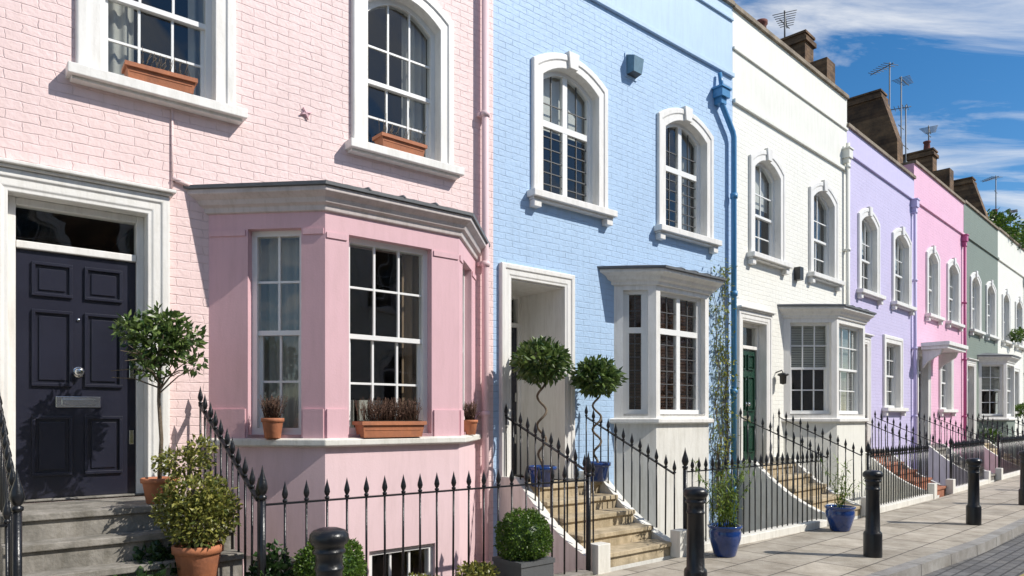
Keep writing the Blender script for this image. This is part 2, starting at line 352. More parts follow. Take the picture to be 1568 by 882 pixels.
def door(B,x0,x1,z0,zd,zt,rec,dm,detail=True,transom=True,hood=.12):
    op=(x0,x1,z0,zt,zt); T=B['trim']
    T.sweep(None,op,[(0,rec),(0,-.035),(.03,-.035),(.04,-.045),(.1,-.045),(.11,-.06),(.165,-.06),(.17,-.05),(.17,.01)],TRIM)
    if hood: T.box(None,x0-.19,x1+.19,-.085,.0,zt+.172,zt+.195,TRIM); T.box(None,x0-.21,x1+.21,-hood,.0,zt+.196,zt+.225,TRIM)
    if rec>.5: T.box(None,x0,x1,0,rec,zt-.02,zt+.01,TRIM)
    y=rec
    T.box(None,x0,x0+.06,y-.03,y+.08,z0,zt,TRIM);T.box(None,x1-.06,x1,y-.03,y+.08,z0,zt,TRIM);T.box(None,x0+.061,x1-.061,y-.028,y+.08,zt-.06,zt-.001,TRIM)
    T.box(None,x0+.061,x1-.061,y-.035,y+.08,zd,zd+.06,TRIM)
    B['glass'].add(None,[(x0+.06,y+.02,zd+.06),(x1-.06,y+.02,zd+.06),(x1-.06,y+.02,zt-.06),(x0+.06,y+.02,zt-.06)],[(0,1,2,3)],GL)
    room(B['room'],None,x0,x1,z0+1,zt,y+.08,y+1.5)
    D=B['door']; a=x0+.063;b=x1-.063;w=b-a
    D.box(None,a,b,y,y+.05,z0+.02,zd-.003,dm)
    T.box(None,x0,x1,y-.06,y+.06,z0-.0,z0+.018,STEPP)
    h=zd-z0; yy=y-.001
    for (u0,u1) in ((.12,.45),(.55,.88)):
        for (v0,v1) in ((.1,.34),(.46,.765),(.82,.955)):
            p0=a+w*u0;p1=a+w*u1;q0=z0+h*v0;q1=z0+h*v1;t=.024
            D.box(None,p0,p1,yy-.024,yy,q0,q0+t,dm);D.box(None,p0,p1,yy-.024,yy,q1-t,q1,dm)
            D.box(None,p0,p0+t,yy-.024,yy,q0+t,q1-t,dm);D.box(None,p1-t,p1,yy-.024,yy,q0+t,q1-t,dm)
            D.box(None,p0+.05,p1-.05,yy-.012,yy,q0+.05,q1-.05,dm)
    m=(a+b)/2
    if detail:
        D.box(None,m-.16,m+.16,yy-.012,yy,z0+h*.375,z0+h*.42,CHROME); D.box(None,m-.12,m+.12,yy-.018,yy-.0125,z0+h*.383,z0+h*.41,CHROME)
        Mk=Matrix.Translation((m,yy,z0+h*.52))@Matrix.Rotation(R(90),4,'X')
        D.lathe(Mk,[(.0,0),(.045,0),(.045,.008),(.015,.015),(.015,.035),(.035,.05),(.038,.065),(.025,.08),(0,.084)],16,CHROME)
        D.box(None,b-.05,b-.02,yy-.02,yy,z0+h*.5,z0+h*.56,CHROME); D.box(None,b-.05,b-.015,yy-.012,yy,z0+h*.22,z0+h*.28,CHROME)
        D.lathe(Matrix.Translation((m,yy,z0+h*.735))@Matrix.Rotation(R(90),4,'X'),[(0,.012),(.012,.01),(.014,0)],10,CHROME)
    return (x0,x1,z0,zt)
def steps(B,x0,x1,ztop,n,m,pend=1.53,land=.42,string=None):
    S=B['steps']; tr=(pend-land)/(n-1)
    for i in range(n):
        z=ztop*(n-i)/n
        p0=0 if i==0 else land+tr*(i-1); p1=land+tr*i if i<n-1 else pend
        if i==0:p1=land
        S.box(None,x0,x1,-p1+.03,-p0+(.0 if i==0 else .03),-2,z-.052,m)
        S.box(None,x0,x1,-p1,-p0+(.0 if i==0 else .028),z-.05,z,m)
    if string:
        for xa in string:
            top=[];k=14
            for j in range(k+1):
                p=pend*j/k
                lin=ztop+.1 if p<land-.1 else ztop+.1-(ztop-.02)*((p-land+.1)/(pend-land+.1))
                sag=.1*math.sin(math.pi*max(0,(p-land+.1)/(pend-land+.1)))
                top.append((-p,lin-sag))
            poly=[(0.0,-2)]+top+[(-pend,-2)]
            S.prism(None,poly,xa,xa+.13,TRIMC)
            S.box(None,xa-.03,xa+.16,-pend-.12,-pend+.02,-.01,.3,TRIMC)
def builders():
    return {k:MB() for k in ('wall','trim','frame','glass','cur','room','door','steps','bay','lead','pipes','roof')}
NAMES=dict(wall='walls',trim='window_and_door_surrounds',frame='window_frames',glass='window_glass',cur='curtains',room='interior',door='front_door',steps='front_steps',bay='bay_window_walls',lead='bay_lead_roof',pipes='drainpipes',roof='roof')
def finish(B,E):
    for k,n in NAMES.items():
        if B[k].f: B[k].obj(n,E,bevel=.007 if k in('trim','steps') else (.005 if k=='door' else 0))
def shell(B,w,zp,holes,wm,topm=None,string=7.3,strings=(),cope=COPE,cw=.05):
    B['wall'].wall(None,0,w,-2,string,holes,wm)
    B['wall'].wall(None,0,w,string,zp,[],topm or wm)
    for xs in(0.0,w):
        B['wall'].add(None,[(xs,0,-2),(xs,.3,-2),(xs,.3,zp),(xs,0,zp)],[(0,1,2,3)],wm)
        B['wall'].add(None,[(xs,.3,-2),(xs,8,-2),(xs,8,7.9),(xs,.3,7.9)],[(0,1,2,3)],STOCK)
    B['wall'].add(None,[(0,.3,7.9),(w,.3,7.9),(w,.3,zp),(0,.3,zp)],[(0,1,2,3)],wm)
    B['wall'].add(None,[(0,8,-2),(w,8,-2),(w,8,7.9),(0,8,7.9)],[(0,1,2,3)],STOCK)
    B['roof'].box(None,0.01,w-.01,.31,7.98,7.8,7.9,LEAD)
    B['roof'].box(None,-.0,w,-cw,.33,zp,zp+.07,cope)
    B['trim'].box(None,.004,w-.004,-.05,.0,string-.05,string+.02,topm or wm)
    for z in strings: B['trim'].box(None,.004,w-.004,-.035,.0,z-.03,z+.02,topm or wm)
def stack(name,k,s,prof,pots,h0=8.0,half=.23,xtra=0):
    b=MB(); M=FM[k]
    b.prism(M,prof,s-half,s+half,STOCK)
    top=max(z for q,z in prof)
    tq=[q for q,z in prof if z>top-.02]
    if len(tq)>=2:
        a,c=min(tq),max(tq)
        b.box(M,s-half-.05,s+half+.05,a-.05,c+.05,top-.18,top-.08,STOCK); b.box(M,s-half-.03,s+half+.03,a-.03,c+.03,top,top+.05,STOCK)
        for i in range(pots):
            q=a+(c-a)*(i+.5)/max(pots,2)
            b.lathe(M@Matrix.Translation((s,q,top+.045)),[(.11,0),(.1,.06),(.085,.26),(.11,.28),(.11,.32),(.08,.32),(.08,.2)],14,REDPOT)
    return b.obj(name)
def antenna(k,s,q,z0,h,hd):
    b=MB();M=FM[k]@Matrix.Translation((s,q,z0))
    b.tube(M,[(0,0,0),(0,0,h)],.02,6,LEAD)
    Mh=M@Matrix.Rotation(R(hd),4,'Z')
    b.tube(Mh,[(-.15,0,h-.08),(.75,0,h-.02)],.014,5,LEAD)
    for i in range(7):
        x=-.05+i*.12; l=.26-.018*i
        b.tube(Mh,[(x,-l,h-.07+.01*i),(x,l,h-.07+.01*i)],.01,4,LEAD)
    b.tube(M,[(-.25,0,h*.62),(.25,0,h*.62)],.012,5,LEAD)
    b.obj('tv_antenna')
def pipe(B,x,z0,z1,m,r=.042,y=-.08,hop=None):
    P=B['pipes']
    P.tube(None,[(x,y,z0),(x,y,z1)],r,14,m)
    z=z0+.9
    while z<z1: P.tube(None,[(x,y,z-.03),(x,y,z+.03)],r+.012,14,m); P.box(None,x-.07,x+.07,y+.02,-.001,z-.02,z+.02,m); z+=1.75
    if hop:
        P.box(None,x-.1,x+.1,y-.07,-.002,hop-.02,hop+.16,m); P.box(None,x-.12,x+.12,y-.09,-.001,hop+.161,hop+.19,m); P.box(None,x-.06,x+.06,y-.04,-.003,hop-.12,hop-.021,m)
# ------------------------------------------------------------ houses
PINK=mk('pink_painted_brick',(.85,.65,.63),.6,.035,1.3,'brick',.55,dirt=.08)
PINKS=mk('pink_stucco',(.71,.45,.49),.6,.03,1.5,'noise',.1,60,dirt=.09)
PINKB=mk('pale_pink_stucco',(.8,.59,.61),.6,.03,1.5,'noise',.1,60,dirt=.1)
PEAVE=mk('pale_pink_grey_paint',(.62,.55,.53),.5,.05,2,'noise',.15,40,dirt=.25)
BLUE=mk('blue_painted_brick',(.41,.575,.785),.6,.035,1.3,'brick',.55,dirt=.08)
BLUES=mk('blue_stucco',(.45,.61,.8),.55,.04,1.3,'noise',.2,50,dirt=.1)
BLUEP=mk('blue_pipe_paint',(.07,.26,.5),.35,.08,4,'noise',.1)
WHITE=mk('white_painted_brick',(.83,.82,.75),.6,.02,1.3,'brick',.5,dirt=.06)
WHITES=mk('cream_stucco',(.8,.79,.72),.6,.03,1.3,'noise',.25,50,dirt=.1)
LIL=mk('lilac_painted_brick',(.58,.53,.75),.6,.03,1.3,'brick',.45,dirt=.07)
LILS=mk('lilac_stucco',(.58,.53,.77),.6,.03,1.3,'noise',.25,50,dirt=.07)
ROSE=mk('rose_painted_brick',(.82,.48,.63),.6,.03,1.3,'brick',.45,dirt=.07)
ROSEP=mk('magenta_paint',(.5,.1,.25),.5,.05)
GREEN=mk('grey_green_painted_brick',(.2,.24,.2),.6,.04,1.3,'brick',.5,dirt=.07)
CREAM=mk('cream_painted_brick',(.74,.7,.58),.6,.04,1.3,'brick',.5,dirt=.08)
NAVY=mk('navy_door_paint',(.02,.021,.036),.28,.1,4,'noise',.06,30,coat=.25)
DGREEN=mk('dark_green_door_paint',(.012,.05,.03),.25,.1,4)
BLK=mk('dark_metal',(.03,.03,.03),.4)
S66=('sash',3,2,2)
E=empty('pink_terraced_house',FM['P']);B=builders();B['eavem']=PEAVE
h=[upper_window(B,None,1.07,1.98,S66,brackets=False,cur=1),upper_window(B,None,3.51,4.41,S66,brackets=False,cur=3,key=False)]
h.append(door(B,.44,1.42,.93,2.95,3.35,.13,NAVY))
h.append(bay(B,1.93,4.92,.77,1.42,PINKS,PINKB,PINKS,('sash',2,2,2),('sash',3,2,2),[(.37,.22,1.45,3.3),(.23,.33,1.45,3.27),(.2,.3,1.45,3.27)],basewin=True,ff=1,trimw=TRIMC,ztop=3.46))
shell(B,5.18,8.4,h,PINK)
steps(B,.35,1.86,.93,5,STEPP,land=.78)
pipe(B,5.0,-1,8.2,PINKB)
B['pipes'].tube(None,[(1.62,-.012,3.62),(1.62,-.012,4.33)],.01,6,PINK);B['pipes'].tube(None,[(1.62,-.02,3.7),(1.78,-.03,3.66)],.02,6,PINK)
Mr=Matrix.Translation((2.84,-.0,4.6))@Matrix.Rotation(R(90),4,'X')
B['pipes'].lathe(Mr,[(0,.02),(.02,.022),(.025,.01),(.04,.008),(.04,0)],8,PINKS)
for i in range(4): B['pipes'].tube(None,[(2.84,-.02,4.6),(2.84+.06*math.cos(i*1.57+.4),-.012,4.6+.06*math.sin(i*1.57+.4))],.008,5,PINKS)
for x in (2.98,3.3):
    B['room'].box(None,x,x+.26,-.25,-.2,1.43,1.78,CUR)
B['room'].box(None,2.7,4.1,.1,.8,1.42,1.5,CUR)
finish(B,E)
CAS=('cas',2,.64)
E=empty('blue_terraced_house',FM['B']);B=builders();B['eavem']=TRIM
h=[upper_window(B,None,.79,1.82,CAS,cur=4),upper_window(B,None,3.28,4.33,CAS,cur=3)]
h.append(door(B,.26,1.17,.8,2.85,3.3,.85,NAVY,hood=0))
h.append(bay(B,2.16,4.23,.41,1.6,TRIM,TRIMC,TRIM,('cas',1,.68),('cas',2,.68),[(.13,.11,1.66,3.38),(.09,.09,1.66,3.38),(.12,.12,1.66,3.38)],oh=.22,ztop=3.46))
shell(B,5.1,8.42,h,BLUE,BLUES,7.28,(8.2,))
steps(B,.23,1.45,.8,5,STEPY,string=(.08,1.455))
Pp=B['pipes']
Pp.tube(None,[(5.0,-.09,-1),(5.0,-.09,6.2),(4.97,-.09,6.28),(4.68,-.09,6.62),(4.64,-.09,6.75)],.045,14,BLUEP)
for z in (.4,2,3.6,5.2): Pp.tube(None,[(5.0,-.09,z),(5.0,-.09,z+.08)],.06,14,BLUEP)
Pp.box(None,4.53,4.75,-.18,-.002,6.74,6.87,BLUEP);Pp.box(None,4.5,4.78,-.2,-.001,6.871,6.9,BLUEP);Pp.box(None,4.57,4.71,-.14,-.002,6.64,6.739,BLUEP);Pp.tube(None,[(4.64,-.1,6.9),(4.64,-.06,7.15)],.035,10,BLUEP)
Mv=Matrix.Translation((2.51,0,6.58))@Matrix.Scale(.8,4)
HOOD=mk('weathered_blue_metal',(.12,.24,.33),.5,.2,6)
Pp.add(Mv,[(-.13,0,.2),(.13,0,.2),(.13,-.2,.12),(-.13,-.2,.12),(-.13,0,-.16),(.13,0,-.16),(.11,-.17,-.14),(-.11,-.17,-.14)],[(0,1,2,3),(3,2,6,7),(1,5,6,2),(0,3,7,4)],HOOD)
Pp.add(Mv,[(-.13,0,-.16),(.13,0,-.16),(.11,-.17,-.14),(-.11,-.17,-.14)],[(0,1,2,3)],BLK)
Pp.box(Mv,-.16,.16,-.02,-.001,-.2,.22,BLUES)
finish(B,E)
E=empty('white_terraced_house',FM['W']);B=builders()
h=[upper_window(B,None,.72,1.69,('sash',2,2,2),cur=4),upper_window(B,None,3.12,4.13,('sash',2,2,2))]
h.append(door(B,.29,1.14,.8,2.8,3.25,.14,DGREEN))
h.append(bay(B,1.87,4.64,.69,1.6,TRIM,WHITES,TRIM,('sash',3,2,2),('sash',3,2,2),[(.12,.1,1.68,3.36),(.1,.1,1.68,3.36),(.1,.12,1.68,3.36)],oh=.17,ztop=3.46))
shell(B,4.86,8.4,h,WHITE,WHITES,6.88,(7.75,))
steps(B,.2,1.45,.8,5,STEPY,string=(.06,1.455))
pipe(B,4.7,-1,7.4,WHITES,hop=7.1)
B['pipes'].box(None,2.3,2.45,-.12,-.002,4.2,4.44,BLK)
B['pipes'].tube(None,[(1.55,-.0,2.42),(1.55,-.12,2.46),(1.55,-.14,2.4)],.012,6,BLK)
B['pipes'].lathe(Matrix.Translation((1.55,-.14,2.2)),[(.0,.22),(.09,.2),(.1,.17),(.06,.15),(.055,.02),(0,0)],10,BLK)
finish(B,E)
def plain_house(name,k,wm,topm,dm,zp=8.3,string=7.3,baystyle=None,w1=(.8,1.78),w2=(3.1,4.2),canopy=False,pm=None,M=None,w=None,win=S66,lite=False,sm=None):
    M=M or FM[k]; w=w or FR[k][2]
    E=empty(name,M);B=builders()
    h=[upper_window(B,None,*w1,win,key=not lite,cur=random.choice([1,2,3,4])),upper_window(B,None,*w2,win,cur=random.choice([1,3,4]))]
    h.append(door(B,.3,1.15,.8,2.8,3.25,.15,dm,detail=False))
    if baystyle: h.append(bay(B,1.9,4.5,.65,1.6,TRIM,topm,TRIM,('sash',2,2,2),('sash',3,2,2),[(.1,.1,1.68,3.36)]*3,oh=.16,ztop=3.46))
    else: h.append(upper_window(B,None,2.45,3.5,win,z0=1.85,zs=3.4,za=3.4,arch=False,cur=1))
    shell(B,w,zp,h,wm,topm,string)
    steps(B,.2,1.45,.8,5,sm or STEPY,string=(.06,1.455))
    if pm: pipe(B,w-.2,-1,7.1,pm,hop=7.05)
    if canopy:
        B['trim'].box(None,.1,1.9,-.75,-.141,3.38,3.46,TRIM);B['trim'].box(None,.05,1.95,-.8,-.141,3.461,3.56,TRIM)
        for x in (.2,1.7): B['trim'].prism(None,[(-.141,2.9),(-.141,3.379),(-.6,3.379),(-.55,3.25),(-.25,3.05)],x,x+.1,TRIM)
    finish(B,E)
RSTEP=mk('red_brick_step',(.4,.16,.09),.85,.15,4,'noise',.4,35)
plain_house('lilac_terraced_house','L',LIL,LILS,DGREEN,zp=7.82,string=7.28,pm=LILS,w1=(.8,1.8),w2=(3.1,4.2),sm=RSTEP)
plain_house('rose_terraced_house','Q',ROSE,ROSE,NAVY,zp=8.25,string=7.3,pm=ROSEP,w1=(1.2,2.1),w2=(3.25,4.3),canopy=True,sm=STEPP)
plain_house('green_terraced_house','G',GREEN,GREEN,BLK,zp=8.3,string=7.3,baystyle=1,w1=(.9,1.9),w2=(3.0,4.1))
plain_house('white_terraced_house','V',WHITE,WHITES,NAVY,zp=8.35,pm=WHITES)
plain_house('blue_terraced_house','X1',BLUE,BLUES,NAVY,baystyle=1)
plain_house('cream_terraced_house','X2',CREAM,CREAM,DGREEN)
plain_house('white_terraced_house','X3',WHITE,WHITES,BLK,baystyle=1)
plain_house('rose_terraced_house','X4',ROSE,ROSE,BLK)
plain_house('cream_terraced_house','X5',CREAM,CREAM,BLK)
plain_house('cream_terraced_house','N',CREAM,CREAM,NAVY,zp=8.4,baystyle=1)
opm=[CREAM,STOCK,WHITE,STOCK,LIL,CREAM,STOCK]
for i,k in enumerate(['N','P','B','W','L','Q','G']):
    w=FR[k][2]-.02
    M=FM[k]@Matrix.Translation((w+.1,-11.6,0))@Matrix.Rotation(math.pi,4,'Z')
    plain_house({CREAM:'cream_terraced_house',STOCK:'brick_terraced_house',WHITE:'white_terraced_house',LIL:'lilac_terraced_house'}[opm[i]],k,opm[i],opm[i] if opm[i]!=STOCK else TRIMC,NAVY,zp=7.4,string=6.9,M=M,w=w,baystyle=i%2)
def prof_step(h1,h2): return [(.33,7.9),(.33,h1),(.8,h1),(.8,h2),(1.7,h2),(1.7,9.0),(7,9.0),(7,7.9)]
def prof_slope(h2): return [(.33,7.9),(.33,8.9),(.75,h2),(1.75,h2),(3.2,9.2),(7,9.0),(7,7.9)]
stack('brick_chimney_stack','L',-.0,prof_step(9.35,10.05),0)
stack('brick_chimney_stack','Q',0,prof_slope(10.3),0)
stack('brick_chimney_stack','G',0,prof_step(9.4,10.1),1)
stack('brick_chimney_stack','V',0,prof_slope(10.3),0)
stack('brick_chimney_stack','X1',0,prof_step(9.2,9.9),1)
stack('brick_chimney_stack','X2',0,prof_slope(9.8),0)
stack('brick_chimney_stack','X3',0,prof_step(9.2,9.9),1)
stack('brick_chimney_stack','B',0,prof_step(9.2,9.9),3)
stack('brick_chimney_stack','W',.02,prof_step(8.6,8.75),0)
b=MB();b.lathe(FM['W']@Matrix.Translation((3.0,1.0,8.4)),[(.15,0),(.15,.9),(.17,.95),(.17,1.05),(.1,1.05)],14,STOCK);b.lathe(FM['W']@Matrix.Translation((3.0,1.0,9.4)),[(.12,0),(.1,.25),(.13,.28),(.13,.34),(0,.36)],14,REDPOT);b.obj('chimney_pot')
antenna('L',.1,1.4,10.1,.8,20);antenna('Q',2.0,1.2,8.0,4.0,60);antenna('Q',3.4,1.3,8.0,4.1,0);antenna('Q',4.2,1.4,8.0,3.5,100);antenna('G',.1,1.0,10.2,.8,10);antenna('X1',.1,1.0,9.9,1.8,50);antenna('X1',3.0,1.0,8.5,2.4,0)
for k,z in (('W',8.95),('L',8.75),('Q',9.0),('G',8.9)):
    b=MB();M=FM[k]
    x0,x1=(2.2,3.6)
    b.box(M,x0,x1,.9,2.6,7.9,z,LEAD); b.box(M,x0-.08,x1+.08,.8,2.7,z,z+.07,LEAD)
    for i in range(2):
        a=x0+.08+i*.66; b.box(M,a,a+.58,.86,.899,8.1,z-.08,TRIM); b.box(M,a+.07,a+.51,.85,.859,8.2,z-.15,INT); b.box(M,a+.27,a+.31,.84,.849,8.2,z-.15,TRIM)
    b.obj('dormer_window')
# ------------------------------------------------------------ ground strips
def joints(p):
    pts=[]
    Os=[Vector(FR[k][0]) for k in ORDER]; As=[R(FR[k][1]) for k in ORDER]
    O,a,w=FR['X5'];Os.append(Vector((O[0]+math.sin(R(45))*w,O[1]+math.cos(R(45))*w)))
    for i,o in enumerate(Os):
        a0=As[max(i-1,0)];a1=As[min(i,len(As)-1)];am=(a0+a1)/2;hf=(a1-a0)/2
        pts.append(o+Vector((math.cos(am),-math.sin(am)))*p/math.cos(hf))
    return pts
def strip(b,p0,p1,z0,z1,m,ext=0,only=None):
    A=joints(p0);Bq=joints(p1)
    if ext:
        d0=Vector(dirn(50.9));d1=Vector(dirn(45))
        A=[A[0]-d0*ext]+A+[A[-1]+d1*ext];Bq=[Bq[0]-d0*ext]+Bq+[Bq[-1]+d1*ext]
    P=[(p.x,p.y,z0) for p in A]+[(p.x,p.y,z1) for p in Bq];n=len(A)
    b.add(None,P,[(i,i+n,i+1+n,i+1) for i in range(n-1)],m)
PAVE=slabs('york_stone_paving',(.52,.465,.385),(.4,.36,.3),(.12,.105,.09),.75,.5,.01,R(-43))
KERB=slabs('granite_kerb',(.36,.35,.33),(.28,.27,.26),(.08,.08,.08),.9,5,.01,R(-43))
ROAD=slabs('stone_setts',(.2,.195,.19),(.14,.138,.14),(.06,.06,.06),.24,.12,.012,R(-43),.7,.9)
EARTH=mk('earth_ground',(.1,.1,.07),.95,.2,.3)
YEL=mk('yellow_line_paint',(.5,.35,.08),.7,.15,12,'noise',.5,40,col2=(.2,.17,.1))
b=MB();strip(b,1.64,3.45,.0,.0,PAVE,80);b.obj('pavement')
b=MB();strip(b,3.45,3.6,.006,.006,KERB,80);strip(b,3.6,3.605,.006,-.12,KERB,80);strip(b,3.45,3.4505,.0061,-.01,KERB,80);b.obj('kerb')
b=MB();strip(b,3.605,8.9,-.12,-.12,ROAD,80);b.obj('road')
b=MB();strip(b,8.9,11.6,.0,.0,PAVE,80);strip(b,8.899,8.9,-.12,.0,KERB,80);b.obj('pavement')
b=MB();strip(b,4.3,4.38,-.116,-.116,YEL,60);b.obj('yellow_line')
b=MB();strip(b,11.6,600,-.004,-.3,EARTH,600);strip(b,-600,-7.9,-.3,-.05,EARTH,600)
A=joints(-7.9);Bq=joints(1.64);d0=Vector(dirn(50.9));d1=Vector(dirn(45))
for (p,q,dd) in ((A[0],Bq[0],-d0),(A[-1],Bq[-1],d1)):
    b.add(None,[(p.x,p.y,-.05),(q.x,q.y,-.05),(q.x+dd.x*600,q.y+dd.y*600,-.05),(p.x+dd.x*600,p.y+dd.y*600,-.05)],[(0,1,2,3)],EARTH)
b.obj('ground')
b=MB();strip(b,0,1.5,-1.99,-1.99,STEPP);strip(b,1.5,1.501,-2,.0,TRIMC);b.obj('basement_area')
# ------------------------------------------------------------ railings
FIN=[(.0,.165),(.008,.13),(.02,.085),(.024,.06),(.016,.035),(.01,.028),(.019,.02),(.019,.008),(.01,0)]
FINB=[(0,.26),(.012,.2),(.034,.13),(.042,.09),(.03,.05),(.018,.04),(.034,.03),(.034,.01),(.022,0)]
def railing(name,k,a,c,zb0,zb1,zr0,zr1,sp=.155,post0=False,post1=False,parent=None,two=True):
    """a,c=(s,p) ends; zb base, zr rail height"""
    b=MB();M=FM[k]
    L=math.hypot(c[0]-a[0],c[1]-a[1]);n=max(2,round(L/sp))
    P0=Vector((a[0],-a[1],0));P1=Vector((c[0],-c[1],0))
    def bar(zof,hh,ww):
        q0=P0+Vector((0,0,zr0+zof));q1=P1+Vector((0,0,zr1+zof));u=(P1-P0).normalized();sd=Vector((-u.y,u.x,0))*ww
        up=Vector((0,0,hh))
        pts=[q0-sd,q0+sd,q0+sd+up,q0-sd+up,q1-sd,q1+sd,q1+sd+up,q1-sd+up]
        b.add(M,[tuple(p) for p in pts],[(0,1,2,3),(4,7,6,5),(0,4,5,1),(1,5,6,2),(2,6,7,3),(3,7,4,0)],IRON)
    bar(-.012,.014,.018)
    for i in range(n+1):
        t=i/n;p=P0.lerp(P1,t);zb=zb0+(zb1-zb0)*t;zr=zr0+(zr1-zr0)*t
        jx,jy=random.uniform(-.005,.005),random.uniform(-.005,.005)
        post=(i==0 and post0) or (i==n and post1)
        if post:
            b.tube(M,[(p.x,p.y,zb),(p.x,p.y,zr+.03)],.026,10,IRON)
            b.lathe(M@Matrix.Translation((p.x,p.y,zr+.03)),FINB,12,IRON)
        else:
            b.tube(M,[(p.x,p.y,zb),(p.x+jx,p.y+jy,zr+.01)],.0095,7,IRON)
            b.lathe(M@Matrix.Translation((p.x+jx,p.y+jy,zr)),FIN,8,IRON)
    return b.obj(name)
def plinth(k,s0,s1,h,m,name='railing_plinth'):
    b=MB();b.box(FM[k],s0,s1,-1.64,-1.47,-.3,h,m);b.obj(name,bevel=.01)
railing('iron_railing','P',(1.86,1.55),(5.22,1.55),.03,.03,.97,.97,.165,True,True)
plinth('P',1.8,5.2,.04,STEPP)
railing('stair_railing','P',(1.83,.1),(1.85,1.5),.98,.06,1.72,1.0,.135)
railing('stair_railing','P',(.37,.1),(.39,1.5),.98,.06,1.72,1.0,.135,False,True)
railing('iron_railing','P',(-3.3,1.55),(.34,1.55),.03,.03,.97,.97,.165,False,False)
plinth('P',-3.4,.34,.04,STEPP)
railing('stair_railing','B',(.14,.08),(.14,1.5),.9,.15,1.62,1.0,.135)
railing('stair_railing','B',(1.52,.08),(1.52,1.5),.9,.15,1.62,.95,.135)
railing('iron_railing','B',(1.66,1.55),(5.0,1.55),.1,.1,.97,.97,.14,True,False)
plinth('B',1.62,5.02,.1,TRIMC)
for k in ('W','L','Q','G','V','X1','X2'):
    railing('stair_railing',k,(.12,.08),(.12,1.5),.9,.15,1.62,1.0,.135)
    railing('stair_railing',k,(1.52,.08),(1.52,1.5),.9,.15,1.62,.98,.135)
    railing('iron_railing',k,(1.66,1.55),(FR[k][2]-.03,1.55),.1,.1,.95,.95,.12,True,False)
    plinth(k,1.62,FR[k][2]+.02,.1,TRIMC)
# ------------------------------------------------------------ bollards
for i,(x,y) in enumerate([(-1.0,3.89),(1.6,6.2),(4.17,8.22),(6.94,10.69),(9.45,13.1),(11.95,15.6),(14.5,18.1)]):
    b=MB()
    b.lathe(Matrix.Translation((x,y,0)),[(0,1.0),(.05,.998),(.088,.985),(.104,.965),(.107,.935),(.098,.915),(.082,.905),(.08,.885),(.088,.877),(.088,.865),(.072,.855),(.072,.79),(.078,.785),(.078,.77),(.071,.762),(.078,.3),(.096,.28),(.1,.26),(.1,.0)],28,IRON)
    b.obj('cast_iron_bollard')
# ------------------------------------------------------------ plants
def leafmat(name,c1,c2,rough=.4):
    m,nt,N,L=nodes(name)
    out=N.new('ShaderNodeOutputMaterial');bs=N.new('ShaderNodeBsdfPrincipled');tr=N.new('ShaderNodeBsdfTranslucent');ms=N.new('ShaderNodeMixShader');ms.inputs[0].default_value=.25
    L.new(bs.outputs[0],ms.inputs[1]);L.new(tr.outputs[0],ms.inputs[2]);L.new(ms.outputs[0],out.inputs[0])
    g=N.new('ShaderNodeNewGeometry');rp=N.new('ShaderNodeValToRGB');rp.color_ramp.elements[0].color=(*c1,1);rp.color_ramp.elements[1].color=(*c2,1)
    L.new(g.outputs['Random Per Island'],rp.inputs[0]);L.new(rp.outputs[0],bs.inputs['Base Color']);L.new(rp.outputs[0],tr.inputs[0])
    bs.inputs['Roughness'].default_value=rough
    return m
BAYL=leafmat('bay_leaves',(.025,.065,.018),(.17,.24,.06),.35)
BOXL=leafmat('box_leaves',(.03,.08,.01),(.15,.24,.03),.4)
GOLD=leafmat('variegated_leaves',(.06,.09,.015),(.36,.34,.08),.4)
IVY=leafmat('ivy_leaves',(.012,.035,.01),(.06,.12,.03),.35)
BAMB=leafmat('bamboo_leaves',(.07,.14,.02),(.25,.32,.05),.5)
HEATH=leafmat('dried_heather',(.06,.03,.02),(.22,.13,.09),.9)
CLIMB=leafmat('climber_leaves',(.1,.15,.02),(.42,.4,.08),.5)
def leaves(b,blobs,n,ll,lw,m,shell=.55,up=0.0):
    vol=[rx*ry*rz for (_,(rx,ry,rz)) in blobs];tv=sum(vol)
    for (c,r),v in zip(blobs,vol):
        c=Vector(c)
        for _ in range(int(n*v/tv)):
            while True:
                q=Vector((random.uniform(-1,1),random.uniform(-1,1),random.uniform(-1,1)))
                l=q.length
                if .05<l<1: break
            nq=q/l; l2=shell+(1-shell)*random.random()**.6
            wob=1+.2*mnoise.noise(nq*2.3+c*3)+.07*random.uniform(-1,1)
            q=nq*l2*wob
            p=c+Vector((q.x*r[0],q.y*r[1],q.z*r[2]))
            dd=(nq*.9+Vector((random.gauss(0,.7),random.gauss(0,.7),random.gauss(0,.7)+up))).normalized()
            sd=dd.cross(Vector((random.gauss(0,1),random.gauss(0,1),random.gauss(0,1)))).normalized()
            nn=dd.cross(sd)
            L_=ll*random.uniform(.7,1.25);w=lw*random.uniform(.8,1.2)
            b.add(None,[p,p+dd*L_*.45+sd*w+nn*w*.3,p+dd*L_,p+dd*L_*.45-sd*w+nn*w*.3],[(0,1,2,3)],m)
def pot(b,c,r,h,m,rim=True,sq=False):
    M=Matrix.Translation(c)
    b.lathe(M,[(0,0),(r*.68,0),(r*.72,h*.02),(r*.93,h*.78),(r*.95,h*.8),(r*1.04,h*.81),(r*1.05,h*.98),(r*1.0,h),(r*.93,h),(r*.9,h*.9)],28,m)
    b.lathe(M,[(r*.91,h*.9),(0,h*.93)],20,SOIL)
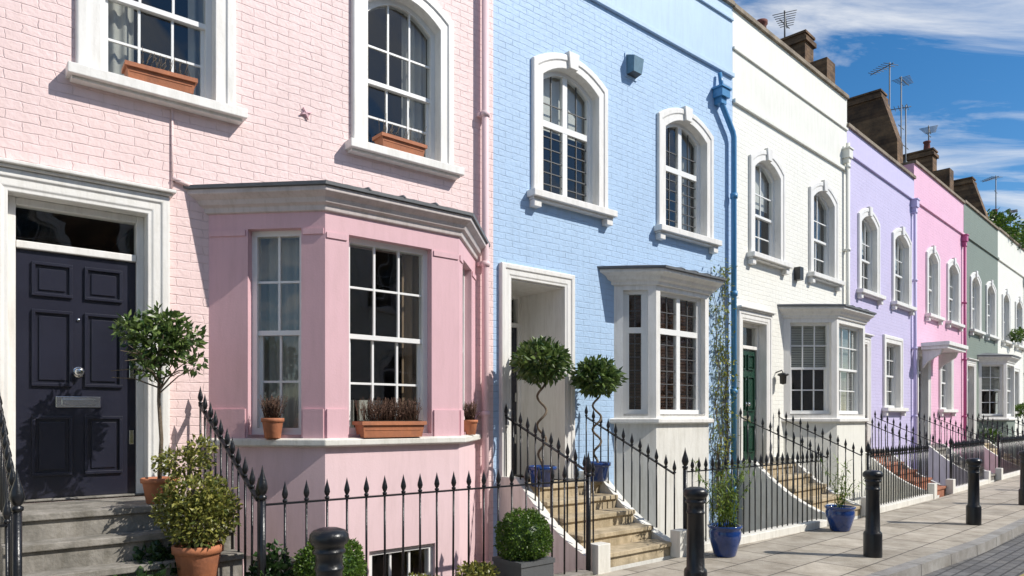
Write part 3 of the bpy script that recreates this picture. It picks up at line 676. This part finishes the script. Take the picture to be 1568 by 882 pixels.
# bay tree by the pink door
c=W('P',1.38,.62,.93);b=MB();pot(b,c,.13,.2,TERRA)
b.tube(None,[c+Vector((0,0,.18)),c+Vector((.015,.0,.5)),c+Vector((-.01,.01,.8)),c+Vector((0,0,1.1)),c+Vector((0,0,1.25))],.017,8,BARK,.012)
for i in range(20):
    an=random.uniform(0,6.28);e=random.uniform(.0,1.3);q=Vector((math.cos(an)*math.cos(e),math.sin(an)*math.cos(e),math.sin(e)))
    st=c+Vector((0,0,random.uniform(.85,1.2)));b.tube(None,[st,st+q*.18+Vector((0,0,.03)),st+q*.34],.007,5,BARK,.003)
cc=c+Vector((0,0,1.25))
leaves(b,[(cc+Vector((0,0,.02)),(.22,.22,.18)),(cc+Vector((-.19,0,.12)),(.14,.15,.12)),(cc+Vector((.16,.02,.06)),(.17,.16,.13)),(cc+Vector((.27,0,-.14)),(.1,.1,.08)),(cc+Vector((-.03,-.05,-.18)),(.14,.15,.09)),(cc+Vector((.03,.03,.19)),(.15,.16,.1)),(cc+Vector((-.33,.02,.12)),(.09,.08,.04))],1250,.07,.017,BAYL,.2)
b.obj('bay_tree')
c=W('P',1.51,1.2,.37);b=MB();pot(b,c,.17,.3,TERRA)
b.tube(None,[c+Vector((0,0,.25)),c+Vector((-.02,0,.6)),c+Vector((-.1,.05,1.0))],.02,7,BARK,.01)
z=.3
leaves(b,[(c+Vector((0.02,0,z+.18)),(.26,.24,.19)),(c+Vector((.13,-.02,z+.28)),(.16,.17,.14)),(c+Vector((-.03,.02,z+.38)),(.24,.22,.14)),(c+Vector((-.16,.08,z+.6)),(.2,.18,.1)),(c+Vector((-.02,.08,z+.68)),(.12,.12,.1)),(c+Vector((-.2,.0,z+.26)),(.13,.14,.14))],4600,.04,.012,GOLD,.35)
b.obj('variegated_shrub')
b=MB();c=W('P',1.3,1.0,.5)
leaves(b,[(c,(.25,.2,.16)),(W('P',1.12,1.32,.34),(.3,.16,.18)),(W('P',1.95,1.5,.3),(.2,.14,.34)),(W('P',1.65,1.6,.14),(.34,.12,.22)),(W('P',2.1,1.3,.1),(.25,.14,.3))],3800,.055,.022,IVY,.2)
b.obj('ivy')
for (s,p,cz,r) in ((.33,.5,2.25,.32),(1.36,.42,2.12,.29)):
    c=W('B',s,p,.8);b=MB();pot(b,c,.17,.24,BLUEGL)
    pts=[]
    for i in range(60):
        t=i/59;zz=.2+t*(cz-.8-.25);rr=.055*(1-abs(2*t-1)**4)
        pts.append(c+Vector((rr*math.cos(t*22),rr*math.sin(t*22),zz)))
    b.tube(None,pts,.016,8,BARK,.013)
    cc=c+Vector((0,0,cz-.8))
    leaves(b,[(cc,(r,r,r*.68)),(cc+Vector((0,0,r*.2)),(r*.75,r*.75,r*.6)),(cc+Vector((-.05,-.1,-.02)),(r*.8,r*.8,r*.6))],1300,.1,.022,BAYL,.45)
    b.obj('corkscrew_bay_topiary')
def boxball(c,r,planter):
    b=MB()
    if planter:
        b.box(Matrix.Translation(c)@Matrix.Rotation(R(40),4,'Z'),-.19,.19,-.19,.19,-.27-r,-r+.05,GREYPL)
        b.box(Matrix.Translation(c)@Matrix.Rotation(R(40),4,'Z'),-.2,.2,-.2,.2,-r+.02,-r+.06,GREYPL)
    b.lathe(Matrix.Translation(c),[(0,-r*.85),(r*.6,-r*.6),(r*.85,0),(r*.6,r*.6),(0,r*.85)],16,IVY)
    leaves(b,[(c,(r,r,r))],6500,.026,.008,BOXL,.86)
    b.obj('box_ball_topiary')
boxball(W('P',4.09,1.86,.53),.235,True); boxball(W('P',2.25,1.86,.5),.24,True)
for (s,p,z,r) in ((3.62,1.75,.18,.18),(3.1,1.72,.16,.16),(4.0,1.3,.1,.12)):
    b=MB();c=W('P',s,p,z);leaves(b,[(c,(r,r,r*.9)),(c+Vector((r*.6,0,.05)),(r*.6,r*.6,r*.6))],1200,.04,.013,GOLD,.3)
    b.tube(None,[c-Vector((0,0,z)),c],.01,5,BARK); b.obj('variegated_shrub')
def trough(k,x0,x1,p,z,h,rot=0,heather=True):
    b=MB();M=FM[k]@Matrix.Translation(((x0+x1)/2,-p,z))@Matrix.Rotation(R(rot),4,'Z')
    w=(x1-x0)/2
    b.add(M,[(-w*.93,-.07,0),(w*.93,-.07,0),(w*.93,.07,0),(-w*.93,.07,0),(-w,-.09,h),(w,-.09,h),(w,.09,h),(-w,.09,h)],[(0,3,2,1),(0,1,5,4),(1,2,6,5),(2,3,7,6),(3,0,4,7)],TERRA)
    b.box(M,-w-.012,w+.012,-.102,.102,h-.035,h,TERRA); b.box(M,-w+.02,w-.02,-.075,.075,h,h+.006,SOIL)
    b.box(M,-w*.9,w*.9,-.083,-.06,h*.45,h*.5,TERRA)
    if heather:
        for i in range(300):
            q=M@Vector((random.uniform(-w+.03,w-.03),random.uniform(-.07,.07),h))
            t=q+Vector((random.gauss(0,.03),random.gauss(0,.03),random.uniform(.1,.23)))
            b.tube(None,[q,t],.002,3,HEATH)
            for j in range(6):
                e=q.lerp(t,.4+.1*j);v=Vector((random.gauss(0,1),random.gauss(0,1),random.gauss(0,1)+1)).normalized()*.02;s_=v.cross(Vector((1,.3,.2))).normalized()*.006
                b.add(None,[e,e+v*.5+s_,e+v,e+v*.5-s_],[(0,1,2,3)],HEATH)
    else:
        for i in range(34):
            q=M@Vector((random.uniform(-w+.03,w-.03),random.uniform(-.05,.05),h))
            b.tube(None,[q,q+Vector((random.gauss(0,.04),random.gauss(0,.03),random.uniform(.06,.2)))],.0025,3,BARK)
    b.obj('terracotta_window_box')
trough('P',3.02,3.68,.78,1.42,.15)
trough('P',1.24,1.78,.07,4.43,.13,-3,heather=False); trough('P',3.6,4.14,.07,4.43,.13,2,heather=False)
def hpot(c,r=.085,h=.16):
    b=MB();pot(b,c,r,h,TERRA)
    for i in range(130):
        q=c+Vector((random.uniform(-r*.6,r*.6),random.uniform(-r*.6,r*.6),h*.95));t=q+Vector((random.gauss(0,.04),random.gauss(0,.04),random.uniform(.09,.22)))
        b.tube(None,[q,t],.002,3,HEATH)
        for j in range(5):
            e=q.lerp(t,.4+.12*j);v=Vector((random.gauss(0,1),random.gauss(0,1),random.gauss(0,1)+1)).normalized()*.02;s_=v.cross(Vector((1,.3,.2))).normalized()*.006
            b.add(None,[e,e+v*.5+s_,e+v,e+v*.5-s_],[(0,1,2,3)],HEATH)
    b.obj('heather_pot')
hpot(W('P',2.34,.47,1.42),.095,.18);hpot(W('P',4.5,.47,1.42))
def bluepot(c,r,h,ph,n):
    b=MB();M=Matrix.Translation(c)
    b.lathe(M,[(0,0),(r*.6,0),(r*.66,h*.05),(r*.95,h*.6),(r*.97,h*.8),(r*.9,h*.88),(r*1.02,h*.93),(r*1.04,h*.99),(r*.95,h),(r*.88,h*.9)],32,BLUEGL);b.lathe(M,[(r*.9,h*.9),(0,h*.93)],16,SOIL)
    for i in range(n):
        q=c+Vector((random.uniform(-r*.5,r*.5),random.uniform(-r*.5,r*.5),h*.9))
        hh=ph*random.uniform(.5,1);lean=Vector((random.gauss(0,.13),random.gauss(0,.1),0))
        pts=[q,q+lean*.4+Vector((0,0,hh*.5)),q+lean*1.2+Vector((0,0,hh))];b.tube(None,pts,.005,5,BAMB,.002)
        for j in range(34):
            t=random.uniform(.15,1);e=pts[0].lerp(pts[1],t*2) if t<.5 else pts[1].lerp(pts[2],t*2-1)
            v=Vector((random.gauss(0,1),random.gauss(0,1),random.gauss(-.1,.6))).normalized();s_=v.cross(Vector((0,0,1))).normalized()*.011
            l=random.uniform(.06,.13);b.add(None,[e,e+v*l*.4+s_,e+v*l,e+v*l*.4-s_],[(0,1,2,3)],BAMB)
    b.obj('potted_bamboo')
bluepot(Vector((2.47,8.25,0)),.19,.36,.82,20);bluepot(Vector((4.66,10.1,0)),.2,.35,.75,9)
b=MB()
for i in range(8):
    s=4.66+random.uniform(-.15,.25);pts=[]
    for j in range(26):
        z=.1+j*(3.9 if i<5 else 2.6)/25;s+=random.gauss(0,.035);s=min(max(s,4.42),4.93);pts.append(W('B',s,.05+.03*math.sin(j),z))
    b.tube(None,pts,.009,5,BARK,.004)
    for p_ in pts:
        for q in range(random.choice([3,8,16])):
            e=p_+Vector((random.gauss(0,.08),random.gauss(0,.06),random.gauss(0,.07)));v=Vector((random.gauss(.2,1),random.gauss(-.5,1),random.gauss(-.3,.6))).normalized();s_=v.cross(Vector((.1,.2,1))).normalized()*.018
            l=random.uniform(.05,.085);b.add(None,[e,e+v*l*.45+s_,e+v*l,e+v*l*.45-s_],[(0,1,2,3)],CLIMB)
b.obj('wall_climber')
b=MB();leaves(b,[(W('V',2.0,-.6,8.8),(1.2,.8,.7)),(W('V',3.6,-.4,8.7),(1.0,.6,.5)),(W('X1',1.5,-.4,8.6),(1.2,.6,.5))],2600,.16,.05,BOXL,.2);b.obj('roof_garden_shrub')
for (k,s,z) in (('G',2.2,1.0),('V',2.0,4.7),('V',2.9,1.9),('X1',3,4.5)):
    b=MB();c=W(k,s,.25,z);leaves(b,[(c,(.35,.3,.25))],500,.09,.03,BOXL,.2);b.obj('window_box_shrub')
# ------------------------------------------------------------ light, world, camera
el=R(41.5);th=R(38);dv=dirn(50.9)
hx=math.cos(R(50.9))*math.cos(th)+dv[0]*math.sin(th);hy=-math.sin(R(50.9))*math.cos(th)+dv[1]*math.sin(th)
sd=Vector((hx*math.cos(el),hy*math.cos(el),math.sin(el))).normalized()
sun=bpy.data.lights.new('sun','SUN');sun.energy=5.0;sun.angle=R(.5);sun.color=(1,.955,.88)
so=bpy.data.objects.new('sun',sun);C.objects.link(so);so.rotation_euler=sd.to_track_quat('Z','Y').to_euler()
w=bpy.data.worlds.new('World');scene.world=w;w.use_nodes=True
nt=w.node_tree;N=nt.nodes;L=nt.links;N.clear()
out=N.new('ShaderNodeOutputWorld');bg=N.new('ShaderNodeBackground');L.new(bg.outputs[0],out.inputs[0]);bg.inputs['Strength'].default_value=.105
sky=N.new('ShaderNodeTexSky');sky.sky_type='NISHITA';sky.sun_disc=False;sky.sun_elevation=el;sky.sun_rotation=math.atan2(hx,hy);sky.air_density=1.0;sky.dust_density=.2;sky.ozone_density=2.5
hs=N.new('ShaderNodeHueSaturation');hs.inputs['Saturation'].default_value=1.35;hs.inputs['Value'].default_value=1.2;L.new(sky.outputs[0],hs.inputs['Color'])
tc=N.new('ShaderNodeTexCoord');sx=N.new('ShaderNodeSeparateXYZ');L.new(tc.outputs['Generated'],sx.inputs[0])
mx=N.new('ShaderNodeMath');mx.operation='MAXIMUM';L.new(sx.outputs[2],mx.inputs[0]);mx.inputs[1].default_value=.03
ad=N.new('ShaderNodeMath');ad.operation='ADD';L.new(mx.outputs[0],ad.inputs[0]);ad.inputs[1].default_value=.12
dx=N.new('ShaderNodeMath');dx.operation='DIVIDE';L.new(sx.outputs[0],dx.inputs[0]);L.new(ad.outputs[0],dx.inputs[1])
dy=N.new('ShaderNodeMath');dy.operation='DIVIDE';L.new(sx.outputs[1],dy.inputs[0]);L.new(ad.outputs[0],dy.inputs[1])
cb=N.new('ShaderNodeCombineXYZ');L.new(dx.outputs[0],cb.inputs[0]);L.new(dy.outputs[0],cb.inputs[1])
mp=N.new('ShaderNodeMapping');mp.inputs['Rotation'].default_value=(0,0,R(28));mp.inputs['Scale'].default_value=(1.3,3.6,1);mp.inputs['Location'].default_value=(.4,.9,0);L.new(cb.outputs[0],mp.inputs[0])
nz=N.new('ShaderNodeTexNoise');nz.inputs['Scale'].default_value=1.05;nz.inputs['Detail'].default_value=12;nz.inputs['Roughness'].default_value=.6;nz.inputs['Distortion'].default_value=.7;L.new(mp.outputs[0],nz.inputs['Vector'])
rp=N.new('ShaderNodeValToRGB');rp.color_ramp.elements[0].position=.45;rp.color_ramp.elements[1].position=.7;rp.color_ramp.elements[0].color=(0,0,0,1);rp.color_ramp.elements[1].color=(.95,.95,.95,1);L.new(nz.outputs['Fac'],rp.inputs[0])
mm=N.new('ShaderNodeMix');mm.data_type='RGBA';L.new(rp.outputs[0],mm.inputs[0]);L.new(hs.outputs[0],mm.inputs[6]);mm.inputs[7].default_value=(8.6,8.8,9.1,1);L.new(mm.outputs[2],bg.inputs['Color'])
cam=bpy.data.cameras.new('camera');co=bpy.data.objects.new('camera',cam);C.objects.link(co);scene.camera=co
co.location=(0,0,1.6);co.rotation_euler=(R(90),0,0);cam.lens=25.0;cam.sensor_width=36;cam.shift_y=.127;cam.clip_end=2000;cam.clip_start=.05
scene.view_settings.view_transform='Standard';scene.view_settings.look='None';scene.view_settings.exposure=0
